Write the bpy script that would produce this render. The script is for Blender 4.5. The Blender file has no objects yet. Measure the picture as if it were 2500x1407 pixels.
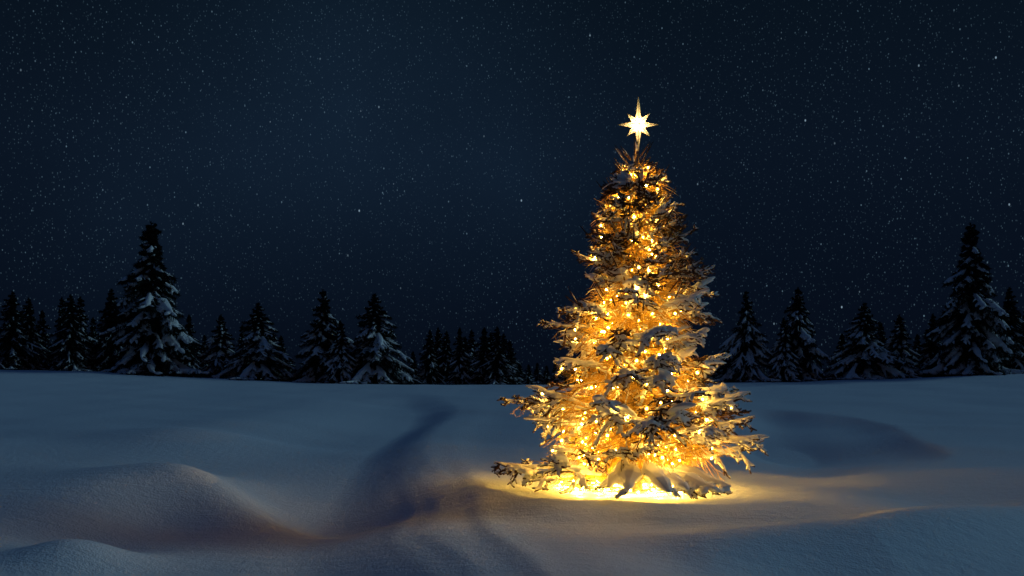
import bpy, math, random
import numpy as np
from mathutils import Vector

rng = np.random.default_rng(7)
random.seed(7)
scene = bpy.context.scene
COL = scene.collection
R = math.radians

# ------------------------------------------------------------------ camera
CAM_Z = 1.583
cam_d = bpy.data.cameras.new('camera')
cam_d.lens = 35.0
cam_d.sensor_width = 36.0
cam_d.shift_y = 0.0886
cam_d.clip_start = 0.1
cam_d.clip_end = 6000
cam = bpy.data.objects.new('camera', cam_d)
cam.location = (0, 0, CAM_Z)
cam.rotation_euler = (R(90), 0, 0)
COL.objects.link(cam)
scene.camera = cam

# ------------------------------------------------------------------ colour management, sampling
scene.view_settings.view_transform = 'Standard'
scene.view_settings.look = 'None'
scene.view_settings.exposure = 0.0
scene.view_settings.gamma = 1.0
cy = scene.cycles
cy.use_denoising = True
cy.use_light_tree = True
cy.max_bounces = 6
cy.diffuse_bounces = 4
cy.glossy_bounces = 2
cy.transmission_bounces = 4
cy.sample_clamp_indirect = 6.0
cy.caustics_reflective = False
cy.caustics_refractive = False

# ------------------------------------------------------------------ moon
SUN_DIR = Vector((0.80, 0.24, 0.36)).normalized()      # towards the moon
sun_d = bpy.data.lights.new('moon', 'SUN')
sun_d.energy = 0.46
sun_d.angle = R(18)
sun_d.color = (0.48, 0.86, 1.0)
sun = bpy.data.objects.new('moon', sun_d)
sun.rotation_euler = (-SUN_DIR).to_track_quat('-Z', 'Y').to_euler()
sun.location = (30, 20, 40)
COL.objects.link(sun)

# ------------------------------------------------------------------ node helper
class NT:
    def __init__(s, tree):
        s.t = tree
    def n(s, typ, **kw):
        nd = s.t.nodes.new(typ)
        for k, v in kw.items():
            if k == 'inp':
                for kk, vv in v.items():
                    if hasattr(vv, 'links'):
                        s.t.links.new(vv, nd.inputs[kk])
                    else:
                        nd.inputs[kk].default_value = vv
            else:
                setattr(nd, k, v)
        return nd
    def math(s, op, a, b=None, c=None, clamp=False):
        nd = s.t.nodes.new('ShaderNodeMath')
        nd.operation = op
        nd.use_clamp = clamp
        for i, v in enumerate((a, b, c)):
            if v is None: continue
            if hasattr(v, 'links'): s.t.links.new(v, nd.inputs[i])
            else: nd.inputs[i].default_value = v
        return nd.outputs[0]
    def vmath(s, op, a, b=None, out=0):
        nd = s.t.nodes.new('ShaderNodeVectorMath')
        nd.operation = op
        for i, v in enumerate((a, b)):
            if v is None: continue
            if hasattr(v, 'links'): s.t.links.new(v, nd.inputs[i])
            else: nd.inputs[i].default_value = v
        return nd.outputs[out]
    def ramp(s, fac, stops, interp='LINEAR'):
        nd = s.t.nodes.new('ShaderNodeValToRGB')
        cr = nd.color_ramp
        cr.interpolation = interp
        while len(cr.elements) < len(stops): cr.elements.new(0.5)
        for e, (p, c) in zip(cr.elements, stops):
            e.position = p
            e.color = (c[0], c[1], c[2], 1) if hasattr(c, '__len__') else (c, c, c, 1)
        s.t.links.new(fac, nd.inputs[0])
        return nd.outputs[0]
    def link(s, a, b):
        s.t.links.new(a, b)

# ------------------------------------------------------------------ night sky
world = bpy.data.worlds.new('World')
scene.world = world
world.use_nodes = True
wt = world.node_tree
wt.nodes.clear()
w = NT(wt)
tc = w.n('ShaderNodeTexCoord')
D = tc.outputs['Generated']
sep = w.n('ShaderNodeSeparateXYZ', inp={0: D})
zz = sep.outputs[2]
base = w.ramp(zz, [(0.0, (0.0016, 0.0034, 0.0086)), (0.07, (0.0020, 0.0044, 0.0108)), (0.22, (0.0030, 0.0070, 0.0156)),
                   (0.36, (0.0025, 0.0062, 0.0125)), (0.52, (0.0052, 0.0145, 0.0420)), (1.0, (0.0075, 0.0205, 0.060))])
def dir_of(px, py):
    v = Vector(((px - 1250) / 2430, 1, -(py - 925) / 2430))
    return v.normalized()
# soft band of star light
nz = w.n('ShaderNodeTexNoise', inp={'Vector': D, 'Scale': 3.2, 'Detail': 4.0, 'Roughness': 0.55})
glow_sum = None
for (px, py, rad, amt) in ((850, 250, 0.30, 1.0), (1250, 420, 0.22, 0.45), (300, 520, 0.20, 0.30)):
    d = w.vmath('DISTANCE', D, tuple(dir_of(px, py)), out=1)
    g = w.math('SUBTRACT', 1.0, w.math('DIVIDE', d, rad), clamp=True)
    g = w.math('MULTIPLY', w.math('MULTIPLY', g, g), amt)
    glow_sum = g if glow_sum is None else w.math('ADD', glow_sum, g)
glow = w.math('MULTIPLY', glow_sum, w.math('MULTIPLY_ADD', nz.outputs[0], 1.5, 0.1))
glow_c = w.vmath('SCALE', (0.0045, 0.0120, 0.0240), None)
wt.nodes[-1].inputs['Scale'].default_value = 1.0
wt.links.new(glow, wt.nodes[-1].inputs['Scale'])
sky_c = w.vmath('ADD', base, glow_c)
# stars: several sizes, slightly drawn out along the sky's slow turn
mp = w.n('ShaderNodeMapping', vector_type='POINT', inp={0: D})
mp.inputs['Rotation'].default_value = (0, R(-9), 0)
mp.inputs['Scale'].default_value = (1, 1, 0.62)
dens = w.n('ShaderNodeTexNoise', inp={'Vector': D, 'Scale': 2.3, 'Detail': 3.0})
density = w.math('MULTIPLY_ADD', dens.outputs[0], 2.6, -0.55, clamp=True)
def stars(scale, thr, power, gain, tint, off):
    global sky_c
    mv = w.vmath('ADD', mp.outputs[0], (off, off * 0.7, off * 1.3))
    v = w.n('ShaderNodeTexVoronoi', feature='F1', inp={'Vector': mv, 'Scale': scale, 'Randomness': 1.0})
    f = w.math('SUBTRACT', 1.0, w.math('DIVIDE', v.outputs['Distance'], thr), clamp=True)
    f = w.math('POWER', f, 0.7)
    cs = w.n('ShaderNodeSeparateColor', inp={0: v.outputs['Color']})
    b = w.math('POWER', cs.outputs[0], power)
    f = w.math('MULTIPLY', w.math('MULTIPLY', f, b), gain)
    f = w.math('MULTIPLY', f, w.math('MULTIPLY_ADD', density, 0.75, 0.45))
    sc = w.n('ShaderNodeVectorMath', operation='SCALE')
    sc.inputs[0].default_value = tint
    wt.links.new(f, sc.inputs['Scale'])
    sky_c = w.vmath('ADD', sky_c, sc.outputs[0])
stars(430, 0.22, 1.1, 0.088, (0.40, 0.75, 1.0), 0.0)
stars(310, 0.17, 2.4, 0.15, (0.42, 0.75, 1.0), 3.1)
stars(140, 0.095, 2.6, 0.24, (0.45, 0.76, 1.0), 7.7)
stars(58, 0.050, 1.6, 0.62, (0.55, 0.80, 1.0), 5.3)
bg = w.n('ShaderNodeBackground', inp={0: sky_c, 1: 1.0})
wo = w.n('ShaderNodeOutputWorld', inp={0: bg.outputs[0]})

# ------------------------------------------------------------------ tagging and mesh helpers
def tag(o, label=None, cat=None, group=None, kind=None):
    if label: o['label'] = label
    if cat: o['category'] = cat
    if group: o['group'] = group
    if kind: o['kind'] = kind
    return o

def empty(name, loc):
    o = bpy.data.objects.new(name, None)
    o.location = loc
    o.empty_display_size = 0.2
    COL.objects.link(o)
    return o

class MB:
    def __init__(s):
        s.v = []; s.q = []; s.t = []; s.n = 0
        s.attr = []
    def add(s, v, q=None, t=None, a=None):
        v = np.asarray(v, float).reshape(-1, 3)
        if q is not None and len(q): s.q.append(np.asarray(q, np.int64).reshape(-1, 4) + s.n)
        if t is not None and len(t): s.t.append(np.asarray(t, np.int64).reshape(-1, 3) + s.n)
        s.v.append(v)
        s.n += len(v)
    def mesh(s, name, smooth=True):
        m = bpy.data.meshes.new(name)
        v = np.concatenate(s.v) if s.v else np.zeros((0, 3))
        q = np.concatenate(s.q) if s.q else np.zeros((0, 4), np.int64)
        t = np.concatenate(s.t) if s.t else np.zeros((0, 3), np.int64)
        m.vertices.add(len(v))
        m.vertices.foreach_set('co', v.astype(np.float32).ravel())
        li = np.concatenate([q.ravel(), t.ravel()]).astype(np.int32)
        m.loops.add(len(li))
        m.loops.foreach_set('vertex_index', li)
        npoly = len(q) + len(t)
        m.polygons.add(npoly)
        st = np.concatenate([np.arange(len(q)) * 4, len(q) * 4 + np.arange(len(t)) * 3]).astype(np.int32)
        m.polygons.foreach_set('loop_start', st)
        m.polygons.foreach_set('use_smooth', np.full(npoly, smooth))
        m.update(calc_edges=True)
        m.validate()
        return m
    def build(s, name, mat, parent=None, smooth=True):
        m = s.mesh(name, smooth)
        m.materials.append(mat)
        return link_mesh(name, m, parent)

def link_mesh(name, m, parent=None):
    o = bpy.data.objects.new(name, m)
    COL.objects.link(o)
    if parent: o.parent = parent
    return o

def tubes(mb, pts, rad, S=6, flat=1.0):
    """pts (N,P,3), rad (N,P): closed tapered tubes, all at once."""
    pts = np.asarray(pts, float); rad = np.asarray(rad, float)
    N, P = rad.shape
    if N == 0: return
    tan = np.empty_like(pts)
    tan[:, 1:-1] = pts[:, 2:] - pts[:, :-2]
    tan[:, 0] = pts[:, 1] - pts[:, 0]
    tan[:, -1] = pts[:, -1] - pts[:, -2]
    tan /= np.linalg.norm(tan, axis=-1, keepdims=True) + 1e-9
    up = np.zeros_like(pts); up[..., 2] = 1
    vert = np.abs(tan[:, :1, 2]) > 0.95
    up = np.where(np.repeat(vert, P, 1)[..., None], np.array([1.0, 0.13, 0]), up)
    sd = np.cross(tan, up); sd /= np.linalg.norm(sd, axis=-1, keepdims=True) + 1e-9
    nu = np.cross(sd, tan)
    a = np.arange(S) / S * 2 * np.pi
    ring = sd[:, :, None] * np.cos(a)[None, None, :, None] + nu[:, :, None] * (np.sin(a) * flat)[None, None, :, None]
    v = pts[:, :, None] + ring * rad[:, :, None, None]
    v = v.reshape(N, P * S, 3)
    caps = np.stack([pts[:, 0] - tan[:, 0] * rad[:, :1] * .7, pts[:, -1] + tan[:, -1] * rad[:, -1:] * .7], 1)
    v = np.concatenate([v, caps], 1)
    V = P * S + 2
    q = []
    for p in range(P - 1):
        for k in range(S):
            k2 = (k + 1) % S
            q.append((p * S + k, p * S + k2, (p + 1) * S + k2, (p + 1) * S + k))
    t = []
    for k in range(S):
        k2 = (k + 1) % S
        t.append((P * S, k2, k))
        t.append((P * S + 1, (P - 1) * S + k, (P - 1) * S + k2))
    off = (np.arange(N) * V)[:, None, None]
    mb.add(v, (np.array(q)[None] + off).reshape(-1, 4), (np.array(t)[None] + off).reshape(-1, 3))

def unit(v):
    return v / (np.linalg.norm(v, axis=-1, keepdims=True) + 1e-9)

def needles(mb, p0, p1, n, ln, wd, r, spread=0.75, bias=None):
    """n needle triangles round each segment p0->p1 (N,3)."""
    N = len(p0)
    if N == 0: return
    t = r.random((N, n, 1))
    base = p0[:, None] * (1 - t) + p1[:, None] * t
    ax = unit(p1 - p0)[:, None]
    rd = r.normal(size=(N, n, 3))
    if bias is not None: rd = rd + bias
    rd = unit(rd - ax * (rd * ax).sum(-1, keepdims=True))
    d = unit(ax * (0.55 + 0.3 * r.random((N, n, 1))) + rd * spread)
    side = unit(np.cross(d, r.normal(size=(N, n, 3))))
    L = ln * (0.7 + 0.6 * r.random((N, n, 1)))
    a = base + side * wd * .5
    b = base - side * wd * .5
    c = base + d * L
    v = np.stack([a, b, c], 2).reshape(-1, 3)
    mb.add(v, t=np.arange(len(v)).reshape(-1, 3))

def bake_remesh(mb, name, voxel, smooth_it, mat):
    """union the closed snow pieces into one smooth skin"""
    o = mb.build(name, mat)
    rm = o.modifiers.new('r', 'REMESH'); rm.mode = 'VOXEL'; rm.voxel_size = voxel; rm.use_smooth_shade = True
    sm = o.modifiers.new('s', 'SMOOTH'); sm.factor = 0.5; sm.iterations = smooth_it
    dg = bpy.context.evaluated_depsgraph_get()
    m = bpy.data.meshes.new_from_object(o.evaluated_get(dg), depsgraph=dg)
    old = o.data
    bpy.data.objects.remove(o)
    bpy.data.meshes.remove(old)
    m.name = name
    if not m.materials: m.materials.append(mat)
    m.polygons.foreach_set('use_smooth', np.ones(len(m.polygons), bool))
    return m

# ------------------------------------------------------------------ materials
def material(name):
    m = bpy.data.materials.new(name)
    m.use_nodes = True
    m.node_tree.nodes.clear()
    n = NT(m.node_tree)
    out = n.n('ShaderNodeOutputMaterial')
    return m, n, out

def snow_ground_mat():
    m, n, out = material('field_snow')
    pos = n.n('ShaderNodeNewGeometry').outputs['Position']
    grain = n.n('ShaderNodeTexNoise', inp={'Vector': pos, 'Scale': 34.0, 'Detail': 3.0, 'Roughness': 0.7})
    crust = n.n('ShaderNodeTexNoise', inp={'Vector': pos, 'Scale': 7.0, 'Detail': 4.0, 'Roughness': 0.6})
    mpn = n.n('ShaderNodeMapping', inp={0: pos})
    mpn.inputs['Rotation'].default_value = (0, 0, R(14))
    mpn.inputs['Scale'].default_value = (0.55, 2.6, 1)
    wind = n.n('ShaderNodeTexNoise', inp={'Vector': mpn.outputs[0], 'Scale': 1.6, 'Detail': 5.0, 'Roughness': 0.6, 'Distortion': 0.6})
    b1 = n.n('ShaderNodeBump', inp={'Height': wind.outputs[0], 'Strength': 0.30, 'Distance': 0.07})
    b2 = n.n('ShaderNodeBump', inp={'Height': crust.outputs[0], 'Strength': 0.5, 'Distance': 0.04, 'Normal': b1.outputs[0]})
    b3 = n.n('ShaderNodeBump', inp={'Height': grain.outputs[0], 'Strength': 0.8, 'Distance': 0.02, 'Normal': b2.outputs[0]})
    p = n.n('ShaderNodeBsdfPrincipled', inp={'Base Color': (0.70, 0.80, 0.92, 1), 'Roughness': 0.7, 'Normal': b3.outputs[0]})
    p.inputs['Specular IOR Level'].default_value = 0.2
    n.link(p.outputs[0], out.inputs[0])
    return m

def snow_tree_mat(name, scale, col=(0.86, 0.87, 0.88, 1), dist=0.01):
    m, n, out = material(name)
    tcn = n.n('ShaderNodeTexCoord').outputs['Object']
    nz = n.n('ShaderNodeTexNoise', inp={'Vector': tcn, 'Scale': scale, 'Detail': 4.0, 'Roughness': 0.6})
    b = n.n('ShaderNodeBump', inp={'Height': nz.outputs[0], 'Strength': 0.7, 'Distance': dist})
    p = n.n('ShaderNodeBsdfPrincipled', inp={'Base Color': col, 'Roughness': 0.75, 'Normal': b.outputs[0]})
    p.inputs['Specular IOR Level'].default_value = 0.15
    n.link(p.outputs[0], out.inputs[0])
    return m

def noisy_mat(name, c0, c1, scale, rough=0.8, translucent=0.0):
    m, n, out = material(name)
    tcn = n.n('ShaderNodeTexCoord').outputs['Object']
    nz = n.n('ShaderNodeTexNoise', inp={'Vector': tcn, 'Scale': scale, 'Detail': 3.0})
    c = n.ramp(nz.outputs[0], [(0.35, c0), (0.65, c1)])
    p = n.n('ShaderNodeBsdfPrincipled', inp={'Base Color': c, 'Roughness': rough})
    p.inputs['Specular IOR Level'].default_value = 0.15
    sh = p.outputs[0]
    if translucent:
        tr = n.n('ShaderNodeBsdfTranslucent', inp={'Color': c})
        sh = n.n('ShaderNodeMixShader', inp={0: translucent, 1: sh, 2: tr.outputs[0]}).outputs[0]
    n.link(sh, out.inputs[0])
    return m

def glow_mat(name, col, strength):
    m, n, out = material(name)
    e = n.n('ShaderNodeEmission', inp={'Color': (*col, 1), 'Strength': strength})
    n.link(e.outputs[0], out.inputs[0])
    m.cycles.emission_sampling = 'FRONT'
    return m

M_FIELD = snow_ground_mat()
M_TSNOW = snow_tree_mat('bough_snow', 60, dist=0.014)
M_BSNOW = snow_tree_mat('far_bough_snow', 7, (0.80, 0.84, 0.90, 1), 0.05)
M_NEEDLE = noisy_mat('frosted_needles', (0.065, 0.036, 0.026), (0.140, 0.080, 0.052), 6, translucent=0.25)
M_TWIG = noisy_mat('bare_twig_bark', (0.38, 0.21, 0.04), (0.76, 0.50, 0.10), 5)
M_BARK = noisy_mat('trunk_bark', (0.07, 0.05, 0.035), (0.16, 0.11, 0.075), 9)
M_DARKN = noisy_mat('spruce_needles', (0.008, 0.012, 0.010), (0.020, 0.028, 0.022), 1.5)
M_DARKB = noisy_mat('spruce_bark', (0.03, 0.025, 0.02), (0.06, 0.045, 0.035), 4)
M_CABLE = noisy_mat('light_cable', (0.02, 0.03, 0.02), (0.03, 0.045, 0.03), 8)
M_FILAMENT = glow_mat('bulb_filament', (1.0, 0.555, 0.10), 1200.0)
M_FILAMENT_LOW = glow_mat('ground_bulb_filament', (1.0, 0.58, 0.09), 3300.0)
def bulb_glass():
    m, n, out = material('bulb_glass')
    tr = n.n('ShaderNodeBsdfTransparent', inp={'Color': (1.0, 0.93, 0.75, 1)})
    em = n.n('ShaderNodeEmission', inp={'Color': (1.0, 0.66, 0.10, 1), 'Strength': 1.5})
    ad = n.n('ShaderNodeAddShader', inp={0: tr.outputs[0], 1: em.outputs[0]})
    n.link(ad.outputs[0], out.inputs[0])
    m.cycles.emission_sampling = 'NONE'
    return m
M_BULB = bulb_glass()

# ------------------------------------------------------------------ snow field
TREE_X, TREE_Y = 1.83, 14.8
_cx = np.array([-700, 0, 250, 500, 750, 1000, 1250, 1740, 2000, 2250, 2500, 3200.])
_cy = np.array([890, 903, 909, 924, 935, 940, 940.5, 936, 931, 924, 911, 895.])
_cX = (_cx - 1250) * 70 / 2430
_cZ = CAM_Z - (_cy - 925) * 70 / 2430
def sstep(a, b, x):
    t = np.clip((x - a) / (b - a), 0, 1)
    return t * t * (3 - 2 * t)
def gauss(x, y, cx, cy_, sx, sy, rot=0.0):
    c, s = math.cos(rot), math.sin(rot)
    dx, dy = x - cx, y - cy_
    u = (dx * c + dy * s) / sx
    v = (-dx * s + dy * c) / sy
    return np.exp(-(u * u + v * v))
_wv = [(rng.uniform(0, 2 * np.pi), rng.uniform(0, 6.28), rng.uniform(2.5, 9.0)) for _ in range(14)]
# drift edge: ground points (y -> x)
_dy = np.array([3.0, 6.0, 8.1, 11.2, 15.7, 21.4, 25.6, 30., 35., 42., 52., 60.])
_dx = np.array([1.5, 0.65, 0.27, -0.23, -0.70, -1.30, -1.62, -1.72, -1.5, -1.55, -3.0, -5.0])
_rx = np.array([-6., -2., 0.3, 1.95, 4.0, 6.8, 11., 20.])
_ry = np.array([8.2, 9.6, 10.9, 10.6, 11.3, 13.2, 17.0, 26.])
def H(x, y):
    x = np.asarray(x, float); y = np.asarray(y, float)
    zc = (np.interp(x - 2, _cX, _cZ) + np.interp(x, _cX, _cZ) * 2 + np.interp(x + 2, _cX, _cZ)) / 4
    s = np.clip((y - 18) / 52, 0, 1) ** 1.3
    z = zc * s
    z = z - np.clip(y - 71, 0, 20) * 0.012 - np.clip((y - 91), 0, 260) * 0.07
    # gentle undulation
    near = sstep(95, 60, y)
    for a, ph, wl in _wv:
        z = z + near * 0.0075 * np.sin((x * math.cos(a) + y * math.sin(a)) * 2 * np.pi / wl + ph) * wl / 5
    # left mounds
    z = z + 0.40 * np.where(x < -5.5, gauss(x, y, -5.5, 15.6, 1.6, 2.3), gauss(x, y, -5.5, 15.6, 1.35, 2.3))
    z = z + 0.24 * gauss(x, y, -4.1, 14.5, 0.62, 1.8, 0.71)
    z = z - 0.17 * gauss(x, y, -4.9, 13.3, 0.75, 0.9, 0.5)
    z = z + 0.24 * gauss(x, y, -4.4, 10.0, 0.58, 0.75)
    z = z - 0.20 * gauss(x, y, -5.1, 11.8, 1.0, 0.8)
    z = z - 0.18 * gauss(x, y, -1.9, 14.5, 1.6, 1.2)
    z = z + 0.22 * gauss(x, y, -8.2, 25.5, 2.6, 2.2, -0.3)
    z = z + 0.18 * gauss(x, y, -8.6, 31.0, 2.6, 2.4, 0.3)
    z = z - 0.14 * gauss(x, y, -6.8, 28.0, 1.8, 1.6)
    z = z + 0.12 * gauss(x, y, -13.5, 20.0, 3.0, 3.0)
    z = z - 0.10 * gauss(x, y, -3.5, 33.0, 2.4, 5.0)
    # hollow on the right with a scarp on its far side
    xc = 7.3 + 0.20 * (y - 26)
    rr = ((x - xc) / 3.4) ** 2 + ((y - 28) / 11.5) ** 2
    rr = rr + 0.09 * np.sin(x * 1.1 + y * .35) + 0.05 * np.sin(x * 2.3 - y * .5 + 1)
    z = z - 0.60 * np.clip(1 - rr, 0, 1) ** 1.2
    z = z - 0.24 * gauss(x, y, 7.4, 14.0, 2.6, 1.0, 0.22)
    z = z + 0.16 * gauss(x, y, 8.2, 16.2, 2.4, 1.2, 0.22)
    # foreground ridge on the right
    ry = np.interp(x, _rx, _ry)
    dl = y - ry
    z = z - 0.52 * sstep(0.25, -1.9, dl) * sstep(0.6, 3.2, x)
    z = z + 0.11 * np.exp(-(dl / 0.8) ** 2) * sstep(0.6, 3.0, x)
    # low snow table the decorated tree stands on, falling away towards its front edge
    r = np.hypot((x - TREE_X - 0.35) / 1.16, (y - TREE_Y) / 0.97)
    ph = np.arctan2(y - TREE_Y, x - TREE_X)
    r = r + 0.12 * np.sin(3 * ph + 0.7) + 0.08 * np.sin(7 * ph + 2.0) + 0.035 * np.sin(13 * ph)
    z = np.where(r < 3.4, z * sstep(1.9, 3.4, r), z)
    front = sstep(0.8, -0.8, y - TREE_Y)
    z = z - 0.05 * np.clip(1 - (r / 2.0) ** 2, 0, 1) * sstep(1.8, 0.3, x - TREE_X) - 0.13 * front * sstep(2.05, 3.1, r) * sstep(7.5, 3.4, r) * sstep(3.4, 0.8, x - TREE_X)
    z = z + 0.022 * np.exp(-((r - 2.08) / 0.12) ** 2) * front * sstep(1.6, 0.2, x - TREE_X)
    # long wind-cut drift in the middle
    ex = np.interp(y, _dy, _dx)
    dlt = x - ex
    wdt = np.interp(y, [6, 12, 20, 30, 45], [1.7, 1.9, 1.7, 1.6, 2.2])
    fade = sstep(62, 38, y)
    left = -0.03 * sstep(0.05, -0.25, dlt) * sstep(20, 13, y) - 0.40 * sstep(-0.25, -1.25, dlt / wdt) * sstep(-7.5, -2.8, dlt)
    right = -0.04 * (1 - np.exp(-(dlt / (0.10 + 0.016 * y)) ** 2))
    z = z + fade * np.where(dlt < 0, left, right)
    fl = np.exp(-((dlt + 0.75) / 0.65) ** 2) * sstep(26, 14, y) * sstep(2, 6, y)
    z = z + 0.004 * fl * (np.sin(dlt * 11 + 1.6 * np.sin(y * .7)) + 0.7 * np.sin(dlt * 17.3 + 2.1 * np.sin(y * 1.13 + 1)) + 0.5 * np.sin(dlt * 6.1 - y * .9))
    return z

def build_field():
    ys = [-25.0]
    while ys[-1] < 1400:
        y = ys[-1]
        ys.append(y + (1.0 if y < 3 else max(0.055, abs(y) * 0.0075) if y < 90 else y * 0.05))
    ys = np.array(ys)
    u = np.linspace(-1, 1, 620)
    u = np.sign(u) * (0.45 * np.abs(u) + 0.55 * np.abs(u) ** 3)
    half = 22 + 1.35 * np.clip(ys, 0, None)
    X = u[None] * half[:, None]
    Y = np.repeat(ys[:, None], len(u), 1)
    Z = H(X, Y)
    nr, nc = X.shape
    idx = np.arange(nr * nc).reshape(nr, nc)
    q = np.stack([idx[:-1, :-1], idx[:-1, 1:], idx[1:, 1:], idx[1:, :-1]], -1).reshape(-1, 4)
    mb = MB()
    mb.add(np.stack([X, Y, Z], -1), q)
    o = mb.build('snow_field', M_FIELD)
    tag(o, kind='structure')
    return o
build_field()

# ------------------------------------------------------------------ decorated tree
_h = np.array([0.0, 0.20, 0.45, 0.75, 1.0, 1.35, 1.6, 2.0, 2.5, 2.8, 3.0, 3.3, 3.6, 4.0, 4.4, 4.7, 4.95])
_rl = np.array([1.3, 1.75, 2.00, 1.70, 1.78, 1.95, 1.50, 1.25, 1.36, 1.12, 0.80, 0.72, 0.84, 0.66, 0.52, 0.32, 0.10])
_rr = np.array([1.0, 1.15, 1.45, 1.85, 1.68, 1.65, 1.40, 1.28, 1.02, 1.10, 1.05, 1.15, 0.78, 0.76, 0.60, 0.48, 0.10])
_cxo = np.array([0.0] * len(_h))
def reach(h, az):
    l = np.interp(h, _h, _rl); r = np.interp(h, _h, _rr)
    k = 0.5 + 0.5 * np.cos(az)
    return l * (1 - k) + r * k

def build_lit_tree():
    r = np.random.default_rng(21)
    gz = float(H(TREE_X, TREE_Y))
    root = empty('fir_tree', (TREE_X, TREE_Y, gz))
    tag(root, 'snow laden fir tree standing alone in the snow, lit gold from within by fairy lights', 'tree')
    # trunk
    mb = MB()
    tz = np.linspace(-0.15, 4.98, 14)
    tp = np.stack([0.03 * np.sin(tz * 1.3), 0.03 * np.cos(tz * 0.9) - .03, tz], -1)[None]
    tubes(mb, tp, (0.10 * (1 - tz / 5.15) + 0.010)[None], 10)
    mb.build('trunk', M_BARK, root)
    # boughs
    NB = 300
    hs = np.sort(0.10 + 4.75 * (np.arange(NB) / NB) ** 1.12 + r.normal(0, .03, NB))
    hs = np.clip(hs, 0.08, 4.88)
    az = np.arange(NB) * 2.39996 + r.normal(0, .25, NB)
    inner = (r.random(NB) < .60) & (hs < 3.1)
    hs = np.where(hs < .55, .55 + r.uniform(0, 2.0, NB), hs)
    L = reach(hs, az) * np.where(inner, r.uniform(.32, .62, NB), r.uniform(0.70, 1.0, NB))
    # some strong boughs seen against the night: (tip height, azimuth, reach)
    strong = [(0.42, R(183), 2.10), (0.36, R(192), 1.85), (0.75, R(-8), 1.92), (0.82, R(-18), 1.80), (1.36, R(181), 2.02), (1.38, R(190), 1.75),
              (1.45, R(-3), 1.68), (1.12, R(-12), 1.75), (2.50, R(178), 1.42), (2.68, R(186), 1.25), (3.35, R(-4), 1.20),
              (3.22, R(-14), 1.05), (2.95, R(-8), 1.10), (2.62, R(-6), 1.18), (3.55, R(176), 0.90), (3.85, R(-5), 0.86),
              (1.95, R(2), 1.35), (0.16, R(-98), 1.72), (0.14, R(-86), 1.84), (0.20, R(-108), 1.40), (0.15, R(-75), 1.68), (0.16, R(-63), 1.72), (0.22, R(-52), 1.66),
              (0.52, R(-140), 1.9), (1.1, R(-95), 1.9), (1.15, R(-75), 1.75), (1.75, R(-100), 1.55), (2.3, R(-85), 1.3), (1.4, R(-112), 1.75), (2.9, R(-95), 1.05)]
    st = np.array(strong)
    hs = np.concatenate([hs, st[:, 0]]); az = np.concatenate([az, st[:, 1]]); L = np.concatenate([L, st[:, 2]])
    strongmask = np.arange(len(hs)) >= NB
    inner = np.concatenate([inner, np.zeros(len(st), bool)])
    NB = len(hs)
    # clear the low gap on the right where the field shows through
    gap = (~strongmask) & (hs < 0.62) & (np.cos(az - R(-35)) > 0.72)
    L = np.where(gap, L * 0.55, L)
    P = 9
    t = np.linspace(0, 1, P)[None]
    hf = hs / 4.9
    rise = np.where(hf > 0.55, 0.28 + 0.75 * (hf - 0.55) + r.normal(0, .12, NB), 0.10 + 0.20 * hf + r.normal(0, .09, NB))
    droop = np.where(hf > 0.6, 0.02, 0.26 - 0.2 * hf) * r.uniform(.5, 1.4, NB)
    rise = np.where(hs < 0.3, 0.12, rise)
    zt = lambda tt: (rise[:, None] * tt + droop[:, None] * (-1.5 * tt ** 2 + 1.25 * tt ** 3)) * L[:, None]
    h0 = hs - zt(np.array([[1.0]]))[:, 0]
    h0 = np.clip(h0, 0.07, None)
    bend = r.normal(0, .12, NB)[:, None] * t ** 2
    a_ = az[:, None] + bend
    rad = L[:, None] * t
    pts = np.stack([rad * np.cos(a_), rad * np.sin(a_), h0[:, None] + zt(t)], -1)
    pts[:, 1:-1] += r.normal(0, .012, (NB, P - 2, 3))
    # lowest front boughs hang down on to the snow
    lf = strongmask & (hs < 0.35) & (np.sin(az) < -.6)
    top0 = r.uniform(.30, .62, NB)[:, None]
    pts[..., 2] = np.where(lf[:, None], top0 + (0.15 - top0) * t ** 1.3, pts[..., 2])
    # never under the snow
    gnd = H(pts[..., 0] + TREE_X, pts[..., 1] + TREE_Y) - gz
    pts[..., 2] = np.maximum(pts[..., 2], gnd + 0.05)
    bare, leaf, snow, ndl = MB(), MB(), MB(), MB()
    br = (0.008 + 0.010 * np.clip(L, 0, 2)[:, None]) * (1 - 0.8 * t)
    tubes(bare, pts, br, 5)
    load = np.clip(r.normal(0.55, 0.38, NB), 0.0, 1.3) * np.where(hf > 0.62, 0.55, 1.0)
    load = np.where(inner, load * .45, np.clip(load * 1.25 + .1, 0, 1.35))
    load[strongmask] = np.clip(load[strongmask], 0.75, 1.3)
    low_front = strongmask & (hs < 0.35)
    load[low_front] = 1.45
    def at_(tt):   # sample bough path, tt (NB,K)
        x = np.clip(tt, 0, 1) * (P - 1)
        i = np.clip(x.astype(int), 0, P - 2)
        f = (x - i)[..., None]
        ii = np.arange(NB)[:, None]
        return pts[ii, i] * (1 - f) + pts[ii, i + 1] * f, unit(pts[ii, i + 1] - pts[ii, i])
    # side twigs
    K = 22
    tt = np.clip(np.linspace(0.14, 0.975, K)[None] + r.normal(0, .015, (NB, K)), .1, .99)
    p, tg = at_(tt)
    sgn = np.where(np.arange(K) % 2 == 0, 1.0, -1.0)[None] * np.ones((NB, 1))
    sidev = unit(np.cross(tg, np.array([0, 0, 1.0])))
    ang = R(52) + r.normal(0, .20, (NB, K))
    d1 = tg * np.cos(ang)[..., None] + sidev * (sgn * np.sin(ang))[..., None]
    lfk = np.where(lf, .25, 1.0)[:, None]
    roll = r.normal(0, .42, NB)[:, None] * np.where(lf, 0, 1)[:, None]
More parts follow.
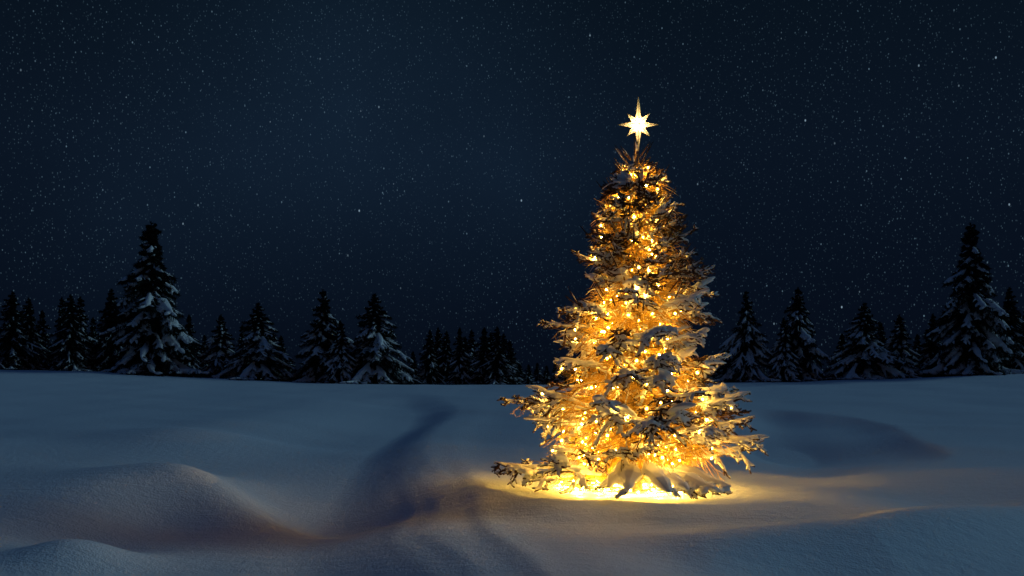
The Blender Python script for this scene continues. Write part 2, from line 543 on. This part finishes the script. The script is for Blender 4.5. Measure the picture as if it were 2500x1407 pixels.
    d1[..., 2] += r.normal(-0.02, .26, (NB, K)) * lfk + np.where(hf > .6, .16, 0)[:, None] + np.sin(roll) * sgn * np.sin(ang)
    d1[..., 2] -= (r.random((NB, K)) < .28) * r.uniform(.2, .9, (NB, K)) * np.where(lf, 0, np.where(hf < .62, 1, .2))[:, None]
    d1 = unit(d1)
    ln1 = (0.10 + 0.36 * np.clip(L, .3, 2)[:, None] * (1 - tt) ** 0.8 * np.clip(tt * 3.0, .45, 1)) * r.uniform(.6, 1.25, (NB, K))
    ln1 = np.clip(ln1 * np.where(lf, 1.15, 1.0)[:, None], .07, .62)
    P1 = 5
    s1 = np.linspace(0, 1, P1)
    tw = p[:, :, None] + d1[:, :, None] * (ln1[..., None, None] * s1[None, None, :, None])
    tw[..., 2] += (-0.26 * ln1[..., None] * s1 ** 2) * np.where(hf < .62, 1, .1)[:, None, None]
    tw[:, :, 1:] += r.normal(0, .008, (NB, K, P1 - 1, 3))
    keep = r.random((NB, K)) < np.where(lf, .36, np.where(hf > .64, .62, .93))[:, None]
    bi = np.repeat(np.arange(NB)[:, None], K, 1)
    tw = tw[keep]; ttk = tt[keep]; bik = bi[keep]; lk = ln1[keep]; d1k = d1[keep]
    gnd = H(tw[..., 0] + TREE_X, tw[..., 1] + TREE_Y) - gz
    tw[..., 2] = np.maximum(tw[..., 2], gnd + 0.03)
    N1 = len(tw)
    needled1 = ttk > (np.where(inner[bik], 1.2, np.where(hf[bik] > .62, .52, .62)) + r.normal(0, .10, N1))
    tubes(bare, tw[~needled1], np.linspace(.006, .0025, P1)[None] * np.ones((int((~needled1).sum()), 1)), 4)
    tubes(leaf, tw[needled1], (np.array([.008, .013, .014, .012, .006]))[None] * r.uniform(.8, 1.25, (int(needled1.sum()), 1)) * np.where(strongmask[bik[needled1]] & ~lf[bik[needled1]], 1.5, 1.0)[:, None], 5)
    # second twigs off the first
    K2 = 6
    s2 = np.linspace(.22, .95, K2)[None] + r.normal(0, .03, (N1, K2))
    x = np.clip(s2, 0, 1) * (P1 - 1); i = np.clip(x.astype(int), 0, P1 - 2); f = (x - i)[..., None]
    ii = np.arange(N1)[:, None]
    p2 = tw[ii, i] * (1 - f) + tw[ii, i + 1] * f
    t2 = unit(tw[ii, i + 1] - tw[ii, i])
    sg2 = np.where(np.arange(K2) % 2 == 0, 1., -1.)[None] * np.ones((N1, 1))
    sv = unit(np.cross(t2, np.array([0, 0, 1.0])))
    an2 = R(46) + r.normal(0, .22, (N1, K2))
    d2 = t2 * np.cos(an2)[..., None] + sv * (sg2 * np.sin(an2))[..., None]
    d2[..., 2] += r.normal(0.02, .25, (N1, K2))
    d2 = unit(d2)
    ln2 = (.05 + .38 * lk[:, None] * (1 - .75 * s2)) * r.uniform(.6, 1.3, (N1, K2))
    P2 = 3
    s = np.linspace(0, 1, P2)
    tw2 = p2[:, :, None] + d2[:, :, None] * (ln2[..., None, None] * s[None, None, :, None])
    tw2[:, :, 1:] += r.normal(0, .006, (N1, K2, P2 - 1, 3))
    ok2 = (lk[:, None] > .13) & (r.random((N1, K2)) < .9)
    nd2 = ok2 & needled1[:, None]
    ba2 = ok2 & ~needled1[:, None]
    a2 = tw2[nd2]; b2 = tw2[ba2]
    for arr in (a2, b2):
        g = H(arr[..., 0] + TREE_X, arr[..., 1] + TREE_Y) - gz
        arr[..., 2] = np.maximum(arr[..., 2], g + 0.03)
    tubes(leaf, a2, np.array([.008, .013, .007])[None] * r.uniform(.8, 1.25, (len(a2), 1)), 5)
    tubes(bare, b2, np.array([.004, .003, .002])[None] * np.ones((len(b2), 1)), 3)
    # needles
    for k in range(P1 - 1):
        needles(ndl, tw[needled1][:, k], tw[needled1][:, k + 1], 9, .026, .005, r)
    for k in range(P2 - 1):
        needles(ndl, a2[:, k], a2[:, k + 1], 8, .024, .005, r)
    leaf.v += ndl.v; base = leaf.n
    for tarr in ndl.t: leaf.t.append(tarr + base)
    leaf.n += ndl.n
    # leader shoots at the top
    NS = 130
    sa = r.uniform(0, 6.28, NS); sh = np.where(np.arange(NS) < 34, r.uniform(4.45, 5.0, NS), r.uniform(2.6, 4.6, NS))
    sr = np.where(np.arange(NS) < 34, .22 * (5.25 - sh), reach(sh, sa) * r.uniform(.45, .85, NS))
    bx = np.stack([np.cos(sa) * sr, np.sin(sa) * sr, sh], -1)
    dv = unit(np.stack([np.cos(sa) * .62, np.sin(sa) * .62, r.uniform(.5, 1.1, NS)], -1))
    sl = r.uniform(.16, .42, NS) * np.where(np.arange(NS) < 34, 1.0, .85)
    sp = bx[:, None] + dv[:, None] * (sl[:, None, None] * np.linspace(0, 1, 4)[None, :, None])
    tubes(leaf, sp, np.array([.010, .011, .009, .004])[None] * np.ones((NS, 1)), 5)
    for k in range(3):
        needles(leaf, sp[:, k], sp[:, k + 1], 8, .022, .005, r)
    # snow along boughs and twigs
    def snow_on(path, w0, flat=.62):
        n, pp, _ = path.shape
        q = path.copy()
        q[..., 2] += (w0 * .42)
        prof = np.sin(np.linspace(.28, np.pi - .18, pp)) ** .7
        rr_ = w0 * prof[None] * r.uniform(.7, 1.3, (n, pp))
        tubes(snow, q, np.maximum(rr_, .006), 7, flat)
    x_ = np.linspace(.40, 1.0, 8)[None] * np.ones((NB, 1))
    bp, _ = at_(x_)
    sel = load > .22
    snow_on(bp[sel], (.022 + .050 * load[sel] ** 1.5 + np.where(lf[sel], .022, 0))[:, None])
    has = needled1 & (r.random(N1) < np.clip(load[bik] * 1.05, 0, .97))
    snow_on(tw[has], (.011 + .030 * load[bik[has]] ** 1.4 + np.where(lf[bik[has]], .006, 0))[:, None])
    lb = np.repeat(bik[:, None], K2, 1)[nd2]
    h2 = r.random(len(a2)) < np.clip(load[lb] * .85, 0, .9)
    pa = a2[h2]
    pa5 = np.stack([pa[:, 0], (pa[:, 0] + pa[:, 1]) / 2, pa[:, 1], (pa[:, 1] + pa[:, 2]) / 2, pa[:, 2]], 1)
    snow_on(pa5, (.010 + .018 * load[lb[h2]] ** 1.3)[:, None])
    shs = r.random(NS) < .5
    snow_on(sp[shs], np.full((int(shs.sum()), 1), .017), .7)
    # thicket of fine bare twigs filling the inside of the crown
    NF = 9000
    fh = 0.50 + 4.1 * r.random(NF) ** 1.35
    fa = r.uniform(0, 6.28, NF)
    fr_ = reach(fh, fa) * r.uniform(.05, .62, NF)
    fp = np.stack([fr_ * np.cos(fa), fr_ * np.sin(fa), fh], -1)
    fd = unit(np.stack([np.cos(fa), np.sin(fa), 0 * fa], -1) * .8 + r.normal(0, .55, (NF, 3)) + [0, 0, -.12])
    fl_ = r.uniform(.10, .38, NF)
    fs = fp[:, None] + fd[:, None] * (fl_[:, None, None] * np.linspace(0, 1, 5)[None, :, None])
    fs[:, 1:] += np.cumsum(r.normal(0, .012, (NF, 4, 3)), 1)
    fs[..., 2] -= fl_[:, None] * .35 * np.linspace(0, 1, 5)[None] ** 2
    g = H(fs[..., 0] + TREE_X, fs[..., 1] + TREE_Y) - gz
    fs[..., 2] = np.maximum(fs[..., 2], g + .12)
    tubes(bare, fs, np.array([.0055, .005, .004, .0035, .002])[None] * r.uniform(.7, 1.3, (NF, 1)), 4)
    fz = r.random(NF) < .16
    snow_on(fs[fz], r.uniform(.008, .020, (int(fz.sum()), 1)), .8)
    # frost crumbs on inner bare twigs
    hi = (~needled1) & (r.random(N1) < .28)
    snow_on(tw[hi], np.full((int(hi.sum()), 1), .011), .8)
    # heavy pads on the lowest front boughs and on well laden tips
    big = np.where((load > .82) & ~lf)[0]
    pads = []
    for b_ in big:
        for _ in range(int(2 + 4 * (load[b_] - .8) * 2)):
            tt_ = r.uniform(.50, .98)
            c_, tg_ = at_(np.full((NB, 1), tt_))
            c = c_[b_, 0]; g_ = tg_[b_, 0]
            sv_ = unit(np.cross(g_, [0, 0, 1.0])) * r.normal(0, .05 + .05 * load[b_])
            l_ = r.uniform(.10, .22) * (0.8 + .3 * load[b_])
            dd = unit(g_ + r.normal(0, .30, 3) * [1, 1, .2])
            line = c + sv_ + dd * (np.linspace(-.5, .5, 6)[:, None] * l_ * 2)
            line[:, 2] += .012 - 0.5 * np.linspace(-.5, .5, 6) ** 2 * l_
            pads.append((line, r.uniform(.045, .085) * (.75 + .35 * load[b_])))
    if pads:
        snow_on(np.array([q[0] for q in pads]), np.array([q[1] for q in pads])[:, None], .50)
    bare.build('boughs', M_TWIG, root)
    leaf.build('needles', M_NEEDLE, root)
    m = bake_remesh(snow, 'bough_snow', 0.0110, 3, M_TSNOW)
    link_mesh('snow', m, root)
    print('lit tree: boughs', NB, 'twigs', N1, len(a2), 'snow faces', len(m.polygons), 'leaf verts', leaf.n)
    hooks = np.concatenate([tw[:, 2], tw[:, 4], pts[:, 3:].reshape(-1, 3)])
    return root, gz, hooks
fir, fir_z, HOOKS = build_lit_tree()

# ------------------------------------------------------------------ fairy lights
def bulb_mesh(fil):
    mb = MB()
    S, prof = 8, [(0.0, 0.024), (0.010, 0.020), (0.021, 0.012), (0.024, 0.0), (0.020, -0.013), (0.010, -0.022), (0.0, -0.026)]
    v = []
    for (rr_, zv) in prof[1:-1]:
        for k in range(S):
            a = 2 * math.pi * k / S
            v.append((rr_ * math.cos(a), rr_ * math.sin(a), zv))
    v.append((0, 0, prof[0][1])); v.append((0, 0, prof[-1][1]))
    n = len(prof) - 2
    q = [(p * S + k, (p + 1) * S + k, (p + 1) * S + (k + 1) % S, p * S + (k + 1) % S) for p in range(n - 1) for k in range(S)]
    t = [(n * S, k, (k + 1) % S) for k in range(S)] + [(n * S + 1, (n - 1) * S + (k + 1) % S, (n - 1) * S + k) for k in range(S)]
    mb.add(v, q, t)
    nglass = len(t)
    fv = [(0, 0, .010), (0, 0, -.010)] + [(.007 * math.cos(k * math.pi / 3), .007 * math.sin(k * math.pi / 3), 0) for k in range(6)]
    ft = [(0, 2 + k, 2 + (k + 1) % 6) for k in range(6)] + [(1, 2 + (k + 1) % 6, 2 + k) for k in range(6)]
    mb.add(fv, t=ft)
    m = mb.mesh('bulb')
    m.materials.append(M_BULB)
    m.materials.append(fil)
    for pl in list(m.polygons)[-12:]: pl.material_index = 1
    return m
BULB = bulb_mesh(M_FILAMENT)
BULB_LOW = bulb_mesh(M_FILAMENT_LOW)
def light_string(h_lo, h_hi, nb, turns, label, frac, seed, ph=0.0):
    r = np.random.default_rng(seed)
    root = empty('fairy_lights', (TREE_X, TREE_Y, fir_z))
    tag(root, label, 'string lights', 'strings of warm lights wound through the fir')
    n = nb * 6
    s = np.linspace(0, 1, n)
    h = h_lo + (h_hi - h_lo) * s
    a = ph + s * turns * 2 * np.pi
    k = np.cumsum(r.normal(0, 1, n)); k = np.convolve(k, np.ones(13) / 13, 'same')
    wob = np.sin(np.linspace(0, nb * 1.7, n)) * .5 + np.sin(np.linspace(0, nb * 2.9 + 2, n)) * .5
    f = frac[0] + (frac[1] - frac[0]) * (0.5 + 0.5 * wob)
    rad = reach(h, a) * f
    hh = h + (0.09 if h_lo > .25 else 0.01) * np.sin(np.linspace(0, nb * 2.3, n)) + r.normal(0, .006, n)
    p = np.stack([rad * np.cos(a), rad * np.sin(a), hh], -1)
    g = H(p[:, 0] + TREE_X, p[:, 1] + TREE_Y) - fir_z
    p[:, 2] = np.maximum(p[:, 2], g + .085)
    b_at = p[3::6].copy()
    if h_lo > .25:
        for i in range(nb):
            dd = np.linalg.norm(HOOKS - b_at[i], axis=1)
            b_at[i] = HOOKS[int(dd.argmin())]
        dl = b_at - p[3::6]
        for ax in range(3):
            p[:, ax] += np.interp(np.arange(n), np.arange(3, n, 6), dl[:, ax])
    mb = MB()
    tubes(mb, p[None], np.full((1, n), .004), 4)
    mb.build('cable', M_CABLE, root)
    for i in range(nb):
        q = b_at[i]
        o = bpy.data.objects.new('bulb', BULB if h_lo > .25 else BULB_LOW)
        o.location = (q[0] + r.normal(0, .015), q[1] + r.normal(0, .015), q[2] - .035)
        o.rotation_euler = (r.normal(0, .5), r.normal(0, .5), 0)
        sc_ = r.uniform(.95, 1.4)
        o.scale = (sc_,) * 3
        o.parent = root
        COL.objects.link(o)
    return root
light_string(0.03, 0.06, 70, 2.8, 'string of warm golden lights lying low round the foot of the fir', (.25, .95), 9)
light_string(0.42, 1.10, 96, 4.5, 'string of warm golden lights wound through the wide lowest boughs of the fir', (.20, .84), 3)
light_string(1.05, 1.95, 92, 5.0, 'string of warm golden lights wound round the belly of the fir', (.18, .86), 6, 1.6)
light_string(1.90, 3.00, 84, 6.0, 'string of warm golden lights wound through the waist of the fir', (.18, .76), 4, 1.0)
light_string(2.90, 4.90, 98, 9.0, 'string of warm golden lights wound up the narrow top of the fir below the star', (.10, .80), 5, 2.0)

# ------------------------------------------------------------------ star topper
def build_star():
    z0 = fir_z + 5.44
    root = empty('star_topper', (TREE_X + .045, TREE_Y - .02, z0 - .42))
    tag(root, 'glowing golden eight pointed star with long upper and lower rays on top of the fir', 'star topper')
    m, n, out = material('star_wire')
    tcn = n.n('ShaderNodeTexCoord').outputs['Object']
    vz = n.n('ShaderNodeTexVoronoi', feature='DISTANCE_TO_EDGE', inp={'Vector': tcn, 'Scale': 42.0})
    wire = n.ramp(vz.outputs[0], [(0.04, 1.0), (0.14, 0.12)])
    em = n.n('ShaderNodeEmission', inp={'Color': (1.0, 0.62, 0.20, 1), 'Strength': n.math('MULTIPLY', wire, 0.50)})
    tr = n.n('ShaderNodeBsdfTranslucent', inp={'Color': (1.0, 0.80, 0.46, 1)})
    ad = n.n('ShaderNodeAddShader', inp={0: em.outputs[0], 1: tr.outputs[0]})
    n.link(ad.outputs[0], out.inputs[0])
    mb = MB()
    tips = [(90, .415), (45, .235), (0, .30), (-45, .235), (-90, .40), (-135, .235), (180, .30), (135, .235)]
    ring = []
    for i, (a, l) in enumerate(tips):
        ring.append((l * math.cos(R(a)), l * math.sin(R(a))))
        a2 = a - 22.5
        rv = .105
        ring.append((rv * math.cos(R(a2)), rv * math.sin(R(a2))))
    nn = len(ring)
    v = []
    for (x, z) in ring: v.append((x, -.006, z))
    for (x, z) in ring: v.append((x, .006, z))
    v.append((0, -.085, 0)); v.append((0, .085, 0))
    t, q = [], []
    for k in range(nn):
        k2 = (k + 1) % nn
        t.append((2 * nn, k2, k)); t.append((2 * nn + 1, nn + k, nn + k2))
        q.append((k, k2, nn + k2, nn + k))
    mb.add(np.array(v) + [0, 0, .42], q, t)
    mb.build('star_body', m, root, smooth=False)
    wf = material('gold_wire')
    gp = wf[1].n('ShaderNodeBsdfPrincipled', inp={'Base Color': (0.80, 0.52, 0.18, 1), 'Metallic': 1.0, 'Roughness': 0.35})
    wf[1].link(gp.outputs[0], wf[2].inputs[0])
    fm = MB()
    rg = np.array([(x, 0, z + .42) for x, z in ring])
    tubes(fm, np.stack([rg, np.roll(rg, -1, 0)], 1), np.full((nn, 2), .006), 6)
    for yv in (-.087, .087):
        tubes(fm, np.stack([rg[::2], np.repeat(np.array([[0, yv, .42]]), nn // 2, 0)], 1), np.tile([.004, .003], (nn // 2, 1)), 5)
    fm.build('wire_frame', wf[0], root)
    # lamp inside
    lm = glow_mat('star_lamp_glow', (1.0, 0.82, 0.50), 170.0)
    s = MB()
    v = [(0, 0, .034), (0, 0, -.034)]; tt = []
    for k in range(8):
        a = k * math.pi / 4
        v.append((.03 * math.cos(a), .03 * math.sin(a), 0))
    for k in range(8):
        tt.append((0, 2 + k, 2 + (k + 1) % 8)); tt.append((1, 2 + (k + 1) % 8, 2 + k))
    s.add(np.array(v) + [0, 0, .42], t=tt)
    s.build('lamp', lm, root)
    st = MB()
    tubes(st, np.array([[[0, 0, -.28], [0, 0, -.1], [0, 0, .02]]]), np.array([[.012, .012, .010]]), 8)
    st.build('mount', M_BARK, root)
build_star()

# ------------------------------------------------------------------ background spruces
def spruce_proto(seed, height, half, nb, snow_amt, fine=False, twin=False):
    """meshes of one snowy spruce: trunk, crown, snow"""
    r = np.random.default_rng(seed)
    trunk, crown, snow = MB(), MB(), MB()
    tz = np.linspace(-.4, height * .985, 10)
    tubes(trunk, np.stack([.02 * height * np.sin(tz / height * 3) * .3, 0 * tz, tz], -1)[None], (0.017 * height * (1 - tz / (height * 1.02)) + .012)[None], 8)
    def one(height, half, nb, x0, y0):
        hf = (np.arange(nb) / nb) ** 0.90
        hs = height * (0.015 + 0.965 * hf) + r.normal(0, .01 * height, nb)
        hs = np.clip(hs, .1, height * .99)
        az = np.arange(nb) * 2.39996 + r.normal(0, .35, nb)
        prof = (1 - hs / height) ** 0.98 * half + .006 * height
        lump = 1 + .22 * np.sin(az * 2 + hs * 1.7 + seed) + .10 * np.sin(az * 3 - hs * 2.9)
        L = prof * lump * r.uniform(.62, 1.10, nb)
        P = 7
        t = np.linspace(0, 1, P)[None]
        dr = np.where(hs / height > .86, .15, -.38 - .42 * (1 - hs / height)) + r.normal(0, .10, nb)
        hs = hs + np.where(hs / height > .86, 0, .30 * L)
        a_ = az[:, None] + r.normal(0, .15, nb)[:, None] * t
        z = hs[:, None] + L[:, None] * (dr[:, None] * t - .28 * t ** 2 + .22 * t ** 4) + L[:, None] * .12
        pts = np.stack([x0 + L[:, None] * t * np.cos(a_), y0 + L[:, None] * t * np.sin(a_), np.maximum(z, .06)], -1)
        tubes(crown, pts, (.012 * height * .12 + .02 * L[:, None]) * (1 - .7 * t), 4)
        # side sprays
        K = 12
        tt = np.linspace(.12, 1.0, K)
        x = tt * (P - 1); i = np.clip(x.astype(int), 0, P - 2); f = (x - i)[None, :, None]
        p = pts[:, i] * (1 - f) + pts[:, i + 1] * f
        tg = unit(pts[:, i + 1] - pts[:, i])
        sv = unit(np.cross(tg, [0, 0, 1.0]))
        sg = np.where(np.arange(K) % 2 == 0, 1., -1.)[None, :, None]
        d = unit(tg * .8 + sv * sg * .75 + r.normal(0, .22, tg.shape) + np.array([0, 0, -.16]))
        ln = (.16 + .34 * (1 - tt)[None] ) * L[:, None] * r.uniform(.6, 1.3, (nb, K)) + .006 * height
        sp = p[:, :, None] + d[:, :, None] * (ln[..., None, None] * np.linspace(0, 1, 4)[None, None, :, None])
        sp[..., 2] += -.16 * ln[..., None] * np.linspace(0, 1, 4) ** 2
        sp[..., 2] = np.maximum(sp[..., 2], .04)
        top = np.array([[x0, y0, height * .90], [x0, y0, height * .95], [x0, y0, height]])
        needles(crown, top[:-1], top[1:], 40, height * .022, height * .006, r, .8, np.array([0, 0, .2]))
        spf = sp.reshape(-1, 4, 3)
        wl = height * .0075
        for k in range(3):
            needles(crown, spf[:, k], spf[:, k + 1], 7, height * .013 + .10 * np.repeat(L, K)[:, None, None], wl, r, .85, np.array([0, 0, -.35]))
        for k in range(P - 1):
            needles(crown, pts[:, k], pts[:, k + 1], 7, height * .012 + .10 * L[:, None, None], wl, r, .9, np.array([0, 0, -.3]))
        # snow
        load = np.clip(r.normal(snow_amt, .38, nb), 0, 1.4)
        def put(path, w0, flat):
            n, pp, _ = path.shape
            q = path.copy(); q[..., 2] += w0 * .75
            pr = np.sin(np.linspace(.35, np.pi - .2, pp)) ** .7
            tubes(snow, q, np.maximum(w0 * pr[None] * r.uniform(.65, 1.35, (n, pp)), .012), 6, flat)
        sel = (load > .22) & (hs < height * .94)
        wd = height * (.0100 if fine else .0150)
        put(pts[sel][:, 2:], wd * (.60 + .85 * load[sel])[:, None] * np.clip(L[sel] / (half * .55), .40, 1.25)[:, None], .8)
        ls = np.repeat(load[:, None], K, 1).ravel()
        lw = np.repeat(np.clip(L / (half * .55), .45, 1.2)[:, None], K, 1).ravel()
        hs2 = (r.random(len(spf)) < np.clip(ls - .12, 0, .85)) & (np.tile(tt, nb) > .3)
        put(spf[hs2], wd * .72 * (.5 + .6 * ls[hs2])[:, None] * lw[hs2][:, None], .8)
    one(height, half, nb, 0, 0)
    if twin:
        one(height * .80, half * .72, int(nb * .7), half * .42, -half * .25)
        tz2 = np.linspace(-.3, height * .78, 6)
        tubes(trunk, np.stack([half * .42 + 0 * tz2, -half * .25 + 0 * tz2, tz2], -1)[None], (.012 * height * (1 - tz2 / height / .82) + .01)[None], 6)
    tm = trunk.mesh('spruce_trunk'); tm.materials.append(M_DARKB)
    cm = crown.mesh('spruce_crown', False); cm.materials.append(M_DARKN)
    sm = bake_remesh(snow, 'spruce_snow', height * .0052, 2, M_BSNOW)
    return dict(trunk=tm, crown=cm, snow=sm, h=height, half=half)

PROTO = {
    'big': spruce_proto(101, 11.5, 3.7, 150, .84),
    'broad': spruce_proto(102, 6.8, 2.7, 115, .84),
    'tall': spruce_proto(103, 7.0, 2.45, 120, .74),
    'stout': spruce_proto(104, 6.0, 2.0, 110, .78),
    'slim': spruce_proto(105, 5.2, 1.35, 110, .80, True),
    'dark': spruce_proto(106, 6.2, 1.9, 115, .64, True),
}
def spruce(kind, px, top, hw, dist, label, rz, group):
    x = (px - 1250) * dist / 2430
    g = float(H(x, dist))
    ztop = CAM_Z + (925 - top) * dist / 2430
    p = PROTO[kind]
    sz = (ztop - g) / p['h']
    sx = hw * 1.22 * dist / 2430 / p['half']
    root = empty('spruce_tree', (x, dist, g))
    root.scale = (sx, sx, sz)
    root.rotation_euler = (0, 0, rz)
    tag(root, label, 'tree', group)
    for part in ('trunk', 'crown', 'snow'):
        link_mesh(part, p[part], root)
    return root
GL = 'snowy spruces along the left tree line'
GR = 'snowy spruces along the right tree line'
GF = 'far dark spruces behind the lit fir'
# kind, pixel column of the tip, tip row, half width, distance, label
left = [
    ('dark', 30, 712, 62, 74, 'dusky spruce cut by the left edge of the picture'),
    ('dark', 70, 728, 48, 76, 'dim spruce second from the left edge, with a sharp bare tip'),
    ('slim', 104, 758, 34, 80, 'thin dark spruce in the gap right of the two edge spruces'),
    ('slim', 152, 726, 34, 80, 'narrow spruce, leftmost tip of the three close tips at left'),
    ('dark', 172, 720, 54, 75, 'spruce in front of the three close tips at left, snow on its low boughs'),
    ('slim', 197, 725, 42, 79, 'narrow dark spruce, rightmost of the three close tips at left'),
    ('slim', 228, 775, 32, 82, 'short black spruce between the three close tips and the tallest left spruce'),
    ('dark', 272, 706, 62, 77, 'spruce half hidden behind the left side of the tallest left spruce'),
    ('big', 370, 543, 108, 72, 'tallest and widest spruce on the left, heavily clumped with snow'),
    ('slim', 462, 768, 34, 78, 'small spruce peeking out from the right flank of the tallest left spruce'),
    ('slim', 500, 818, 24, 82, 'low dark spruce tip between the tallest left spruce and a blunt spruce'),
    ('stout', 540, 768, 56, 74, 'blunt topped snowy spruce right of the tallest left spruce'),
    ('slim', 591, 793, 28, 79, 'thin spruce tip behind the broad skirted spruce, on its left'),
    ('broad', 631, 740, 84, 73, 'broad skirted snowy spruce, third large tree right of the tallest left one'),
    ('slim', 686, 820, 32, 77, 'low spruce on the right shoulder of the broad skirted spruce'),
    ('tall', 789, 708, 78, 73, 'tall pointed spruce just left of the spruce with spread flat arms'),
    ('stout', 832, 782, 44, 71.5, 'small white clumped spruce in front of the tall pointed spruce'),
    ('broad', 915, 718, 94, 72.5, 'wide spruce with spread flat arms, last large tree before the far thicket'),
    ('slim', 1008, 858, 24, 78, 'tiny spruce at the foot of the wide flat armed spruce'),
    ('dark', 1050, 806, 38, 79, 'black spruce at the left end of the close thicket, little snow'),
    ('dark', 1090, 808, 36, 81, 'black spruce second in the close thicket left of the lit fir'),
    ('slim', 1122, 800, 32, 76, 'slim spruce with a spire tip in the middle of the close thicket'),
    ('slim', 1152, 806, 32, 80, 'dark spruce behind and right of the spire in the close thicket'),
    ('slim', 1182, 800, 40, 76, 'snow streaked spruce near the right end of the close thicket'),
    ('dark', 1213, 798, 44, 75, 'spruce with snowy low skirts at the right end of the close thicket'),
    ('dark', 1070, 800, 36, 82, 'black spruce whose tip stands highest at the left end of the close thicket'),
    ('dark', 1136, 822, 36, 83, 'low black spruce filling the gap right behind the spire in the close thicket'),
    ('dark', 1198, 812, 36, 82, 'black spruce in the gap before the snowy skirted spruce of the close thicket'),
    ('dark', 1230, 815, 36, 81, 'black spruce behind the last low sloping spruce of the close thicket'),
    ('slim', 1244, 832, 34, 77, 'low sloping spruce that ends the close thicket beside the lit fir'),
]
right = [
    ('slim', 1772, 842, 30, 79, 'small spruce partly hidden by the right boughs of the lit fir'),
    ('broad', 1822, 712, 66, 72.5, 'snowy spruce nearest the lit fir on its right'),
    ('tall', 1948, 702, 68, 73, 'tall slender snowy spruce, second large one right of the lit fir'),
    ('stout', 1914, 775, 42, 71.5, 'small white clumped spruce in front of the tall slender one on the right'),
    ('slim', 2056, 815, 36, 78, 'low dark spruce behind the left side of the broad right spruce'),
    ('broad', 2110, 740, 82, 73, 'broad snowy spruce, third large one right of the lit fir'),
    ('slim', 2150, 788, 34, 79, 'thin spruce between the broad right spruce and the double tipped one'),
    ('stout', 2196, 768, 54, 74, 'spruce with a blunt double tip left of the tallest right spruce'),
    ('slim', 2240, 816, 30, 79, 'short dark spruce right of the blunt double tipped spruce'),
    ('dark', 2278, 766, 46, 77, 'dark spruce behind the left flank of the tallest right spruce'),
    ('big', 2370, 546, 98, 72, 'tallest spruce on the right, heavily clumped with snow'),
    ('dark', 2464, 702, 58, 77, 'dark spruce behind the right flank of the tallest right spruce'),
    ('dark', 2508, 742, 44, 79, 'black spruce cut by the right edge of the picture'),
]
rr = random.Random(5)
for lst, grp in ((left, GL), (right, GR)):
    for (k, px, top, hw, d, lab) in lst:
        spruce(k, px, top, hw, d, lab, rr.uniform(0, 6.28), grp)
far = [(1268, 884), (1290, 890), (1312, 886), (1334, 893), (1356, 888), (1380, 884), (1402, 880), (1700, 880), (1722, 872), (1744, 866)]
for px, top in far:
    spruce('slim', px, top, 20, 88 + rr.uniform(-3, 3), 'one of the far dark spruces low in the gap behind the lit fir', rr.uniform(0, 6.28), GF)
